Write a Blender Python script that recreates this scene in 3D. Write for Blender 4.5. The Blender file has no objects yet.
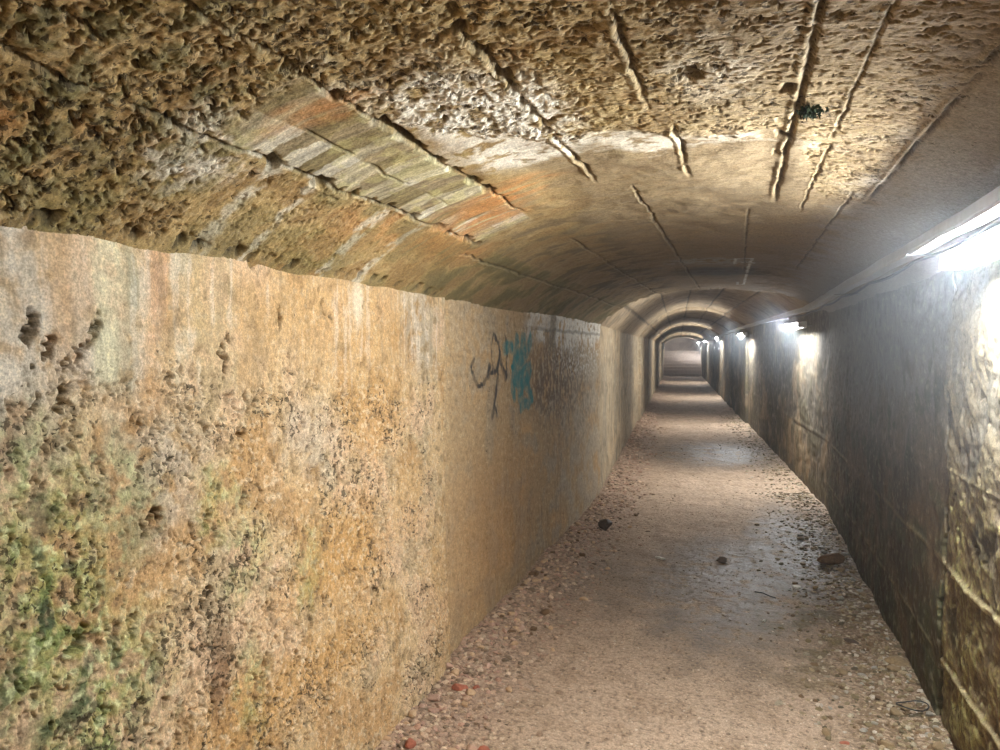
import bpy, math, random
import numpy as np
random.seed(7)
sc = bpy.context.scene
COL = sc.collection

# ------------------------------------------------------------------ noise
PERM = np.random.RandomState(3).permutation(4096)
RND = np.random.RandomState(5).rand(4096)
RND2 = np.random.RandomState(6).rand(4096)
ANG = RND * 2 * np.pi
def hsh(i, j, s=0):
    return PERM[(PERM[(i + s * 131) & 4095] + j) & 4095]
def perlin(x, y, s=0):
    xi = np.floor(x).astype(np.int64); yi = np.floor(y).astype(np.int64)
    xf = x - xi; yf = y - yi
    u = xf * xf * xf * (xf * (xf * 6 - 15) + 10); v = yf * yf * yf * (yf * (yf * 6 - 15) + 10)
    def g(a, b):
        t = ANG[hsh(xi + a, yi + b, s)]
        return np.cos(t) * (xf - a) + np.sin(t) * (yf - b)
    n0 = g(0, 0) * (1 - u) + g(1, 0) * u
    n1 = g(0, 1) * (1 - u) + g(1, 1) * u
    return (n0 * (1 - v) + n1 * v) * 1.5
def fbm(x, y, o=4, s=0, g=.5):
    t = 0; a = 1
    for k in range(o):
        t = t + a * perlin(x * 2**k, y * 2**k, s + k); a *= g
    return t
def worley(x, y, s=0):
    xi = np.floor(x).astype(np.int64); yi = np.floor(y).astype(np.int64)
    f1 = np.full(x.shape, 9.); f2 = np.full(x.shape, 9.); idv = np.zeros(x.shape)
    for a in (-1, 0, 1):
        for b in (-1, 0, 1):
            h = hsh(xi + a, yi + b, s)
            d = np.hypot(xi + a + .15 + .7 * RND[h] - x, yi + b + .15 + .7 * RND2[h] - y)
            m = d < f1
            f2 = np.where(m, f1, np.minimum(f2, d))
            idv = np.where(m, RND[PERM[(h + 77) & 4095]], idv)
            f1 = np.where(m, d, f1)
    return f1, f2, idv
def sst(a, b, x):
    t = np.clip((x - a) / (b - a), 0, 1)
    return t * t * (3 - 2 * t)
def ell(u, v, cu, cv, ru, rv, soft=.5):
    d = np.hypot((u - cu) / ru, (v - cv) / rv)
    return 1 - sst(1 - soft, 1 + soft, d)
def pits(u, v, cell, prob, rmin, rmax, s=0, warp=.5):
    wu = u + warp * cell * fbm(u / cell * 1.3, v / cell * 1.3, 2, s + 11)
    wv = v + warp * cell * fbm(u / cell * 1.3 + 40, v / cell * 1.3, 2, s + 12)
    f1, f2, i = worley(wu / cell, wv / cell, s)
    r = rmin + (rmax - rmin) * ((i * 37.7) % 1)
    return np.where(i < prob, 1 - sst(.72, 1., f1 / r), 0)
def lin(r, g, b):
    f = lambda c: c / 12.92 if c <= .04045 else ((c + .055) / 1.055) ** 2.4
    return np.array([f(r / 255), f(g / 255), f(b / 255)])
def mixc(c, t, m):
    t = lin(*t) if isinstance(t, tuple) else t
    return c + (t - c) * m[..., None]
def seg(u, v, pts, w):
    """soft mask of a stroke through pts"""
    m = np.zeros(u.shape)
    for (a, b), (c, d) in zip(pts, pts[1:]):
        dx, dy = c - a, d - b; L = dx * dx + dy * dy + 1e-12
        t = np.clip(((u - a) * dx + (v - b) * dy) / L, 0, 1)
        dist = np.hypot(u - a - t * dx, v - b - t * dy)
        m = np.maximum(m, 1 - sst(.6, 1.1, dist / w))
    return m

# ------------------------------------------------------------------ materials
def new_mat(name):
    m = bpy.data.materials.new(name); m.use_nodes = True
    nt = m.node_tree
    return m, nt, nt.nodes['Principled BSDF']
def surf_mat(name, fine=90., bump=.35, dist=.006, colvar=.35, rough=None, spec=.25, pores=False):
    m, nt, b = new_mat(name)
    N = nt.nodes.new; L = nt.links.new
    a = N('ShaderNodeAttribute'); a.attribute_name = 'Col'
    tc = N('ShaderNodeTexCoord')
    n = N('ShaderNodeTexNoise'); n.inputs['Scale'].default_value = fine; n.inputs['Detail'].default_value = 6; n.inputs['Roughness'].default_value = .65
    L(tc.outputs['Object'], n.inputs['Vector'])
    mr = N('ShaderNodeMapRange'); mr.inputs['From Min'].default_value = .3; mr.inputs['From Max'].default_value = .7
    mr.inputs['To Min'].default_value = 1 - colvar; mr.inputs['To Max'].default_value = 1 + colvar
    L(n.outputs['Fac'], mr.inputs['Value'])
    mx = N('ShaderNodeMix'); mx.data_type = 'RGBA'; mx.blend_type = 'MULTIPLY'; mx.inputs['Factor'].default_value = 1
    L(a.outputs['Color'], mx.inputs['A']); L(mr.outputs['Result'], mx.inputs['B'])
    last = mx.outputs['Result']
    # coarse speckle and small open pores, their inner shade mixed into the colour, where the mesh says the surface is rough
    sp = N('ShaderNodeTexNoise'); sp.inputs['Scale'].default_value = fine * 2.6; sp.inputs['Detail'].default_value = 4; sp.inputs['Roughness'].default_value = .7
    L(tc.outputs['Object'], sp.inputs['Vector'])
    sm = N('ShaderNodeMapRange'); sm.inputs['From Min'].default_value = .34; sm.inputs['From Max'].default_value = .66; sm.inputs['To Min'].default_value = .68; sm.inputs['To Max'].default_value = 1.32
    L(sp.outputs['Fac'], sm.inputs['Value'])
    m2 = N('ShaderNodeMix'); m2.data_type = 'RGBA'; m2.blend_type = 'MULTIPLY'; m2.inputs['Factor'].default_value = 1
    L(last, m2.inputs['A']); L(sm.outputs['Result'], m2.inputs['B']); last = m2.outputs['Result']
    pore = None
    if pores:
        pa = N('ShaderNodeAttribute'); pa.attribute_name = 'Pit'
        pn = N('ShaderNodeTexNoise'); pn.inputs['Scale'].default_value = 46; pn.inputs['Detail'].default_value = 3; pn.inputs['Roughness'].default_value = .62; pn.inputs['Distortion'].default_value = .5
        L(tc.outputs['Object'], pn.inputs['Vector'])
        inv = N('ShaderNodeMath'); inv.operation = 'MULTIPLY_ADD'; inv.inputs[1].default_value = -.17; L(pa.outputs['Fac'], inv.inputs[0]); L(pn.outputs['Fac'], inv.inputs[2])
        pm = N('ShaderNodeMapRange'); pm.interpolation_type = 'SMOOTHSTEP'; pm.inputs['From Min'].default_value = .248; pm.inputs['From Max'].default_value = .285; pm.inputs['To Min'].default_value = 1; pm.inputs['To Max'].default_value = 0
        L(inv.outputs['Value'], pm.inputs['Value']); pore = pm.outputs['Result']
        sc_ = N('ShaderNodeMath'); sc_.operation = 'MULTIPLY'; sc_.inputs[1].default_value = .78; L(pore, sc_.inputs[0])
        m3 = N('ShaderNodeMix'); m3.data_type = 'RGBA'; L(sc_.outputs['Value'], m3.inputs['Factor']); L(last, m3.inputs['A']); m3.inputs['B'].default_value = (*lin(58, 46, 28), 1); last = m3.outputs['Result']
    L(last, b.inputs['Base Color'])
    if rough is None:
        r = N('ShaderNodeAttribute'); r.attribute_name = 'Rough'; L(r.outputs['Fac'], b.inputs['Roughness'])
    else:
        b.inputs['Roughness'].default_value = rough
    b.inputs['Specular IOR Level'].default_value = spec
    n2 = N('ShaderNodeTexNoise'); n2.inputs['Scale'].default_value = fine * 1.6; n2.inputs['Detail'].default_value = 5
    L(tc.outputs['Object'], n2.inputs['Vector'])
    bp = N('ShaderNodeBump'); bp.inputs['Strength'].default_value = bump; bp.inputs['Distance'].default_value = dist
    h = n2.outputs['Fac']
    if pore is not None:
        sb = N('ShaderNodeMath'); sb.operation = 'SUBTRACT'; L(h, sb.inputs[0]); L(pore, sb.inputs[1]); h = sb.outputs['Value']
    L(h, bp.inputs['Height']); L(bp.outputs['Normal'], b.inputs['Normal'])
    return m
def plain(name, rgb, rough=.6, metal=0., noise=.15, scale=40., bump=.1):
    m, nt, b = new_mat(name)
    N = nt.nodes.new; L = nt.links.new
    tc = N('ShaderNodeTexCoord'); n = N('ShaderNodeTexNoise'); n.inputs['Scale'].default_value = scale; n.inputs['Detail'].default_value = 5
    L(tc.outputs['Object'], n.inputs['Vector'])
    cr = N('ShaderNodeValToRGB'); c = lin(*rgb)
    cr.color_ramp.elements[0].position = .3; cr.color_ramp.elements[1].position = .7
    cr.color_ramp.elements[0].color = (*(c * (1 - noise)), 1); cr.color_ramp.elements[1].color = (*np.minimum(c * (1 + noise), 1), 1)
    L(n.outputs['Fac'], cr.inputs['Fac']); L(cr.outputs['Color'], b.inputs['Base Color'])
    b.inputs['Roughness'].default_value = rough; b.inputs['Metallic'].default_value = metal
    bp = N('ShaderNodeBump'); bp.inputs['Strength'].default_value = bump; bp.inputs['Distance'].default_value = .004
    L(n.outputs['Fac'], bp.inputs['Height']); L(bp.outputs['Normal'], b.inputs['Normal'])
    return m
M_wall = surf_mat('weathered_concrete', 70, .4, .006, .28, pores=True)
M_floor = surf_mat('compacted_grit', 110, .6, .006, .42, spec=.4)
M_gravel = surf_mat('gravel_chips', 120, .3, .003, .25, rough=.75)
M_white = plain('white_enamel', (225, 228, 230), .35, 0, .05)
M_grey = plain('grey_plastic_trunking', (178, 180, 184), .5, 0, .1, 25)
M_metal = plain('galvanised_steel', (150, 152, 155), .4, .8, .15)
M_black = plain('black_rubber', (28, 28, 28), .5)
M_moss = plain('dark_moss', (38, 52, 26), .9, 0, .5, 150, .4)
mt, nt, b = new_mat('lit_tube')
b.inputs['Base Color'].default_value = (1, 1, 1, 1)
b.inputs['Emission Color'].default_value = (.93, .97, 1.0, 1)
TUBE_POWER = 230.
b.inputs['Emission Strength'].default_value = TUBE_POWER
M_tube = mt

# ------------------------------------------------------------------ mesh builders
PITM = [None]
def mesh_obj(name, V, Q, mat, parent=None, col=None, rough=None, smooth=True, loc=(0, 0, 0)):
    """V (n,3), Q (m,k) faces of equal size"""
    me = bpy.data.meshes.new(name)
    V = np.asarray(V, np.float32); Q = np.asarray(Q, np.int32); k = Q.shape[1]
    me.vertices.add(len(V)); me.vertices.foreach_set('co', V.ravel())
    me.loops.add(Q.size); me.loops.foreach_set('vertex_index', Q.ravel())
    me.polygons.add(len(Q)); me.polygons.foreach_set('loop_start', np.arange(0, Q.size, k, dtype=np.int32))
    me.update(calc_edges=True)
    me.polygons.foreach_set('use_smooth', np.full(len(Q), smooth))
    if col is not None:
        a = me.attributes.new('Col', 'FLOAT_COLOR', 'POINT')
        a.data.foreach_set('color', np.concatenate([np.clip(col, 0, 1), np.ones((len(V), 1))], 1).astype(np.float32).ravel())
    if rough is not None:
        a = me.attributes.new('Rough', 'FLOAT', 'POINT'); a.data.foreach_set('value', rough.astype(np.float32).ravel())
    me.validate(); me.update()
    me.materials.append(mat)
    o = bpy.data.objects.new(name, me); COL.objects.link(o); o.location = loc
    if parent: o.parent = parent
    return o
SAT = .80; GAIN = np.array([1.12, 1.12, 1.06]); NEUTRAL = np.array([1.12, 1.07, 1.02]); EARTH = np.array([1.10, 1.02, .96])
def grid_obj(name, P, C, R, flip=False, mat=None, kind='structure', gain=None):
    gain = GAIN if gain is None else gain
    n, m = P.shape[:2]
    i = np.arange(n * m).reshape(n, m)
    lum = (C * np.array([.3, .59, .11])).sum(-1, keepdims=True)
    C = np.clip((lum + (C - lum) * SAT) * gain, 0, .95)
    Q = np.stack([i[:-1, :-1], i[1:, :-1], i[1:, 1:], i[:-1, 1:]], -1).reshape(-1, 4)
    if flip: Q = Q[:, ::-1]
    o = mesh_obj(name, P.reshape(-1, 3), Q, mat or M_wall, col=C.reshape(-1, 3), rough=R.reshape(-1))
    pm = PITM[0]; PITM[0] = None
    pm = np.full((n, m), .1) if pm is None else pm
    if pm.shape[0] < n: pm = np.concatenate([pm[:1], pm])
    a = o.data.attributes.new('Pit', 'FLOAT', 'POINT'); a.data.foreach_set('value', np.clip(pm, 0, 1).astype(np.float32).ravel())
    o['kind'] = kind
    return o
def tag(o, label, cat, group=None):
    o['label'] = label; o['category'] = cat
    if group: o['group'] = group
    return o
def empty(name, loc, label, cat, group=None):
    o = bpy.data.objects.new(name, None); COL.objects.link(o); o.location = loc; o.empty_display_size = .1
    return tag(o, label, cat, group)

# ------------------------------------------------------------------ tunnel axis
# straight along +Y to Y=8.5, then straight again, turned 4.2 degrees to the left
CX = -.28; HW = 1.15; YB = 8.5; BEND = math.radians(4.2)
DX, DY = -math.sin(BEND), math.cos(BEND); NX, NY = math.cos(BEND), math.sin(BEND)
def place(s, x, z):
    """s along the axis, x across it, z up -> world arrays"""
    s, x, z = np.broadcast_arrays(s, x, z)
    t = s - YB
    a = np.stack([CX + x, s, z], -1)
    b = np.stack([CX + t * DX + x * NX, YB + t * DY + x * NY, z], -1)
    return np.where((t > 0)[..., None], b, a)
def skew(s, x, s0, s1):
    """mitre the second stretch so that it starts flush at the bend"""
    if s0 < YB - .01: return s
    return s + (-(x * NY) / DY) * np.clip((s1 - s) / (s1 - s0), 0, 1) * (1. if abs(s0 - YB) < .01 else 0.) + .002
# sections: s0, s1, half width, spring height left, right, crown (heights above the floor), exponent
SECS = [(-7.0, .85, 1.15, 1.85, 1.94, 2.20, 2.8),
        (.85, 3.74, 1.15, 1.85, 1.94, 2.20, 2.8),
        (3.74, 8.5, 1.15, 1.855, 1.94, 2.20, 2.8),
        (8.5, 17.7, 1.165, 1.83, 2.02, 2.47, 2.2),
        (17.7, 22.0, 1.115, 1.83, 2.00, 2.41, 2.2),
        (22.0, 27.3, 1.10, 1.82, 1.98, 2.38, 2.3),
        (27.3, 32.4, 1.09, 1.81, 1.95, 2.34, 2.35),
        (32.4, 38.1, 1.08, 1.80, 1.92, 2.28, 2.4),
        (38.1, 49.6, 1.065, 1.78, 1.86, 2.16, 2.5)]
def vault(p, hw, zl, zr, zc, e):
    q = np.clip(np.abs(p), 0, 1.0)
    sp = np.where(p < 0, zl, zr)
    z = sp + (zc - sp) * (1 - q ** e)
    return hw * p, z - np.clip(np.abs(p) - 1, 0, 1) * 1.2

def L_(px, py):
    """wall_left point (along, up) seen at a spot of the photograph, used to place its stains"""
    f = 785; th = math.atan(238 / f); pi = math.atan(28 / f)
    u = (px - 500) / f; v = -(py - 375) / f
    fy = math.cos(pi) + v * math.sin(pi); fz = -math.sin(pi) + v * math.cos(pi)
    X = u * math.cos(th) - fy * math.sin(th); Y = u * math.sin(th) + fy * math.cos(th)
    return Y * -1.43 / X, 1.6 + fz * -1.43 / X

# ------------------------------------------------------------------ left wall
def left_near(u, z):
    C = np.broadcast_to(lin(196, 162, 112), u.shape + (3,)).copy()
    n1 = fbm(u * 2.2, z * 2.2, 4, 1); n2 = fbm(u * 5, z * 5, 4, 7); n3 = fbm(u * 14, z * 14, 4, 13); n4 = fbm(u * 40, z * 40, 3, 17)
    C = mixc(C, (205, 168, 132), sst(-.1, .5, n1) * .7)
    C = mixc(C, (168, 146, 108), sst(.05, .5, n2) * .7)
    C = mixc(C, (178, 128, 58), sst(.1, .5, -n1 + .3 * n2) * .6)
    for px, py, ru, rv, k in ((375, 410, .28, .2, .8), (350, 550, .3, .2, .9), (320, 660, .5, .12, .8), (255, 450, .1, .1, .4), (230, 730, .3, .15, .7), (290, 600, .2, .1, .5), (440, 600, .3, .35, .5), (410, 500, .2, .2, .4), (350, 320, .6, .12, .5)):
        a, c = L_(px, py)
        C = mixc(C, (188, 140, 68), ell(u + .08 * n2, z + .08 * n3, a, c, ru, rv, .6) * k)
    # greyer, stonier patches
    for px, py, ru, rv, k in ((160, 470, .2, .14, .7), (310, 440, .2, .12, .5), (80, 360, .16, .14, .7), (20, 420, .12, .2, .6), (20, 300, .12, .16, .7), (420, 320, .18, .22, .7)):
        a, c = L_(px, py)
        C = mixc(C, (170, 158, 142), ell(u + .06 * n3, z + .08 * n2, a, c, ru, rv, .7) * k * sst(-.4, .4, n3 + .3))
    C = mixc(C, (218, 196, 160), sst(.25, .6, n4 + .5 * n3) * .5)
    C = mixc(C, (110, 84, 48), sst(.3, .7, -n3 + .5 * n4) * .5)
    # run-off stripes under the spring line
    band = sst(1.40, 1.62, z + .08 * n2)
    wob = u + .012 * fbm(u * 9, z * 4, 3, 31)
    for u0, u1, c, k in ((.9, 1.32, (196, 184, 166), .9), (1.335, 1.40, (188, 148, 100), .7), (1.41, 1.455, (196, 172, 142), .7), (1.47, 1.555, (206, 200, 164), .95),
                         (1.57, 1.615, (150, 146, 120), .9), (1.62, 1.645, (206, 192, 172), .8), (1.655, 1.725, (200, 156, 122), .8), (1.735, 1.80, (190, 178, 150), .7), (1.82, 2.0, (176, 150, 100), .7), (2.0, 3.2, (182, 138, 74), .6)):
        C = mixc(C, c, sst(u0 - .02, u0 + .015, wob) * (1 - sst(u1 - .015, u1 + .02, wob)) * band * k * (.62 + .5 * np.clip(n2 + n3, -.8, .6)))
    st = fbm(u * 22, z * 1.6, 3, 23)
    C = mixc(C, (222, 214, 200), sst(.25, .7, st + .3 * n3) * band * .28)
    C = mixc(C, (120, 104, 76), sst(.3, .7, -st + .3 * n3) * band * .3)
    # a run of brown from one hole
    a, c = L_(218, 670); C = mixc(C, (130, 92, 58), ell(u + .02 * n3, z, a, c, .045, .16, .6) * .7)
    a, c = L_(358, 300); C = mixc(C, (214, 198, 172), ell(u, z + .04 * n2, a, c, .05, .1, .6) * .8)
    # moss
    mo = np.zeros(u.shape)
    for px, py, ru, rv, k in ((50, 520, .14, .14, .75), (60, 620, .14, .22, 1.), (100, 700, .2, .16, .9), (20, 470, .1, .12, .6), (225, 500, .1, .06, .6), (250, 560, .1, .12, .45), (130, 500, .1, .1, .5), (310, 560, .08, .1, .4), (250, 680, .06, .12, .5)):
        a, c = L_(px, py); mo = np.maximum(mo, ell(u + .07 * n3, z + .08 * n2, a, c, ru, rv, .8) * k)
    C = mixc(C, (158, 158, 70), mo * sst(-.35, .35, n3 + .2) * .75)
    C = mixc(C, (92, 118, 48), mo * sst(-.1, .45, n3 * .8 + n4 * .5 + n2 * .4) * .75)
    C = mixc(C, (52, 68, 50), mo * sst(.15, .5, fbm(u * 11, z * 11, 4, 51)) * .8)
    C = mixc(C, (205, 210, 150), mo * sst(.3, .55, fbm(u * 33, z * 33, 3, 53)) * .7)
    # relief
    rgh = (1 - band) * sst(.35, .95, 1.15 - .28 * (u - 1.2) + .9 * n1 + .35 * n2)
    rgh = np.clip(rgh + .32 * (1 - band), 0, 1)
    f1, f2, i1 = worley(u / .022 + .4 * n4, z / .022 + .4 * n3, 3)
    D = .010 * n1 + .004 * n2
    edge = sst(0, .25, f2 - f1)
    D += rgh * (.006 * n3 + .0022 * n4 + .006 * (i1 - .5) * edge - .004 * (1 - edge) * sst(-.1, .3, n2 + n3))
    D += .06 * (1 - sst(0, .9, z)) * sst(1.5, 2.6, u) + 0 * z
    big = pits(u, z, .17, .22, .08, .16, 5, 1.1) * sst(.35, .7, rgh) * .9
    med = pits(u, z, .075, .40, .10, .24, 8, 1.4) * sst(.3, .7, rgh)
    sml = np.maximum(pits(u, z, .034, .42, .2, .42, 9, .9), pits(u, z, .055, .3, .1, .22, 10, 1.3)) * sst(.1, .6, rgh + .1)
    spr = pits(u, z, .12, .14, .05, .13, 14, .6)
    for px, py, ru, rv in ((278, 318, .022, .05), (222, 360, .025, .07), (205, 598, .03, .035), (45, 350, .03, .03), (30, 325, .02, .05), (88, 335, .02, .04), (75, 355, .03, .025), (210, 515, .02, .025), (155, 520, .03, .035), (135, 615, .03, .02), (80, 640, .03, .03), (65, 400, .018, .06)):
        a, c = L_(px, py); big = np.maximum(big, ell(u + .035 * n3 + .02 * n4, z + .03 * n4 + .03 * n3, a, c, ru * .62, rv * .62, .35))
    D -= .034 * big + .020 * med + .011 * sml + .016 * spr
    ck = 1 - sst(0, .05, np.abs(fbm(u * 3.3, z * 3.3, 5, 61)))
    D -= .012 * ck * sst(.4, .8, rgh)
    D += .006 * seg(u, z, [L_(75, 396), L_(115, 385), L_(160, 380)], .008) * -1
    C = mixc(C, (52, 42, 26), np.clip(big * .6 + med * .6 + sml * .45 + spr * .6, 0, .7))  # pit insides darkened in the colour, imitating the shade of deep holes
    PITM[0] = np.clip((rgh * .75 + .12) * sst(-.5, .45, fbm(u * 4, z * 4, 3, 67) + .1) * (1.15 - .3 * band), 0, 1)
    C = mixc(C, (214, 184, 142), sst(.0, .3, .42 - f1) * rgh * .35 * sst(.5, .8, i1))
    return C, D, np.full(u.shape, .85)

GRAF = lambda pts: [L_(480 + a / 7.5, 320 + b / 7.5) for a, b in pts]
BLACK = [(GRAF(p), w) for p, w in (([(108, 115), (94, 200), (90, 290), (98, 350), (92, 400)], .018), ([(122, 125), (150, 190), (156, 250), (140, 320), (112, 400)], .020), ([(156, 250), (160, 330), (180, 390), (196, 440)], .028), ([(200, 110), (206, 240), (196, 330), (202, 425)], .016),
         ([(74, 365), (62, 420), (30, 480), (-10, 495), (-42, 440), (-62, 350), (-40, 300)], .018), ([(72, 360), (68, 405)], .04), ([(132, 430), (122, 560), (112, 650), (96, 722)], .030), ([(118, 640), (138, 716)], .020), ([(85, 395), (120, 385), (150, 280)], .018), ([(130, 330), (128, 420)], .014))]
TEAL = [(GRAF(p), w) for p, w in (([(190, 215), (215, 200), (250, 208)], .05), ([(290, 150), (280, 250), (262, 345)], .06), ([(335, 150), (322, 240), (285, 330)], .07), ([(385, 140), (365, 225), (310, 300)], .06),
        ([(262, 395), (275, 445), (325, 440), (335, 395), (380, 370), (375, 420), (335, 450)], .07), ([(255, 480), (270, 575)], .05), ([(315, 440), (318, 560)], .09), ([(345, 470), (385, 520), (402, 580), (385, 600)], .05), ([(318, 662), (345, 622), (375, 632)], .045))]
def left_far(u, z):
    C = np.broadcast_to(lin(158, 126, 82), u.shape + (3,)).copy()
    n1 = fbm(u * 1.3, z * 1.8, 4, 71); n2 = fbm(u * 3.4, z * 4, 4, 77); n3 = fbm(u * 12, z * 12, 4, 83); n4 = fbm(u * 24, z * 30, 3, 87)
    st = fbm(u * 9, z * .8, 3, 91)
    C = mixc(C, (176, 132, 72), sst(0, .5, n1) * .7)
    C = mixc(C, (142, 126, 104), sst(0, .5, n2) * .7)
    C = mixc(C, (122, 92, 54), sst(.1, .6, st + .4 * n3) * .4)
    C = mixc(C, (150, 142, 128), ell(u + .2 * n2, z + .1 * n3, 4.1, 1.65, .5, .35, .6) * sst(-.3, .3, n3) * .8)
    C = mixc(C, (152, 138, 118), sst(6., 7.6, u + .6 * n2) * sst(-.4, .3, n2 + .3) * .7)
    C = mixc(C, (92, 66, 40), ell(u + .3 * n2, z + .12 * n3, 6.4, 1.38, 1.0, .3, .7) * .8 * sst(-.4, .2, n3 + st * .5 + .2))
    C = mixc(C, (104, 84, 60), ell(u + .3 * n2, z + .12 * n3, 7.3, 1.1, 1.2, .4, .7) * .6 * sst(-.3, .3, n3 + n4 * .4))
    C = mixc(C, (190, 156, 108), (1 - sst(3.6, 5.2, u + .3 * n2)) * .7)
    # flaking whitewash under the spring line
    ww = sst(1.56, 1.72, z + .09 * n2 + .06 * st) * sst(5.1, 6.2, u + .5 * n2) * sst(-.4, .0, n3 + .15)
    C = mixc(C, (206, 200, 192), ww * .9)
    C = mixc(C, (200, 194, 186), sst(.15, .4, n4 + .5 * n3) * ell(u, z, 7.4, 1.55, 1.1, .22, .5) * .7)
    C = mixc(C, (110, 92, 66), (1 - sst(.05, .15, np.abs(u - 6.2 + .05 * n3))) * sst(1.5, 1.6, z) * .85)
    C = mixc(C, (96, 86, 74), (1 - sst(.008, .02, np.abs(z - 1.735 - .01 * n2))) * sst(5., 6., u) * .6)
    C = mixc(C, (196, 176, 140), sst(.3, .6, n4) * .35)
    C = mixc(C, (88, 68, 42), sst(.3, .7, -n4) * .35)
    C = mixc(C, (170, 120, 58), ell(u + .1 * n2, z + .1 * n2, 4.6, .5, .9, .4, .8) * .45)
    # sprayed tags
    wu, wz = u + .012 * n4, z + .006 * n4
    for p, w in BLACK: C = mixc(C, (48, 45, 44), seg(wu, wz, p, w) * (.72 + .25 * np.clip(n3 * 2, -1, 1)))
    for p, w in TEAL: C = mixc(C, (22, 108, 112), seg(wu, wz, p, w) * (.75 + .25 * np.clip(n3 * 2, -1, 1)) * .95)
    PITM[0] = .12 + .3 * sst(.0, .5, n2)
    D = .010 * n1 + .005 * n2 + .0025 * n3 + .0012 * n4
    D -= .012 * pits(u, z, .09, .12, .1, .25, 93) * sst(.0, .5, n1 + .3) + .012 * (1 - sst(.006, .02, np.abs(u - 3.80))) 
    D -= .008 * sst(3.74, 3.82, u)
    return C, D, np.full(u.shape, .85)

# ------------------------------------------------------------------ right wall
def right_any(u, z):
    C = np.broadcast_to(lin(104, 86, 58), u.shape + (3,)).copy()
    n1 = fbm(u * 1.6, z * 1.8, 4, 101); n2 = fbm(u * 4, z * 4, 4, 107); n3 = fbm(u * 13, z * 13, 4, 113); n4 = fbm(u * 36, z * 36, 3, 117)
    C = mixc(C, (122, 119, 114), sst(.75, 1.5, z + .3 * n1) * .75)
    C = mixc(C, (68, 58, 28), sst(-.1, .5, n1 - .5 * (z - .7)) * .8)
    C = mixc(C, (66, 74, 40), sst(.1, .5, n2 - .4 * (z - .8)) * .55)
    C = mixc(C, (168, 158, 132), sst(.2, .6, n3 * .6 + n4 * .6) * .35)
    C = mixc(C, (58, 48, 30), sst(.2, .6, -n3 * .6 + .6 * n4) * .4)
    nr = 1 - sst(3.70, 3.86, u + .03 * n3)           # the nearer pour, ochre and mossy
    C = mixc(C, (126, 104, 62), nr * sst(-.4, .4, n2 + .2) * .75)
    C = mixc(C, (150, 150, 76), nr * sst(.0, .5, n4 * .8 + .5 * n2 + .3 * n3) * .5 * sst(1.3, .8, z) if False else nr * sst(.0, .5, n4 * .8 + .5 * n2 + .3 * n3) * .5 * (1 - sst(.8, 1.3, z)))
    C = mixc(C, (140, 132, 116), nr * sst(.9, 1.4, z + .2 * n2) * .4)
    C = mixc(C, (66, 52, 28), nr * sst(.1, .55, -n4 * .8 - .4 * n3) * .5)
    D = .010 * n1 + .006 * n2 + .003 * n3 + .0012 * n4
    D += nr * (.008 * n2 + .0025 * n3 + .0012 * n4 + .004 + .002 * (1 - sst(.0, .4, worley(u / .03 + .4 * n4, z / .03, 121)[0])))
    crack = 1 - sst(.010, .030, np.abs(u - 3.80 - .02 * n2 - .02 * n3 + .05 * (z - .7)))
    D -= .08 * crack * (1 - sst(1.25, 1.5, z))
    C = mixc(C, (30, 26, 14), crack * (1 - sst(1.25, 1.5, z)) * .95)  # shade inside the crack is put into its colour
    ridge = np.zeros(u.shape)
    for zz, w, k in ((.66, .018, .8), (1.08, .010, .25), (.24, .016, .7)):
        ridge = np.maximum(ridge, (1 - sst(w * .4, w, np.abs(z - zz - .012 * n2))) * k * sst(-.35, .05, n2 + .5 * nr))
    D += (.006 + .010 * nr) * ridge
    C = mixc(C, (186, 172, 128), ridge * (.25 + .45 * nr))
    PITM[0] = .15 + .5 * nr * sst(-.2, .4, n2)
    D -= .014 * pits(u, z, .08, .25, .12, .3, 119) * (.3 + .7 * nr)
    return C, D, np.full(u.shape, .7)

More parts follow.
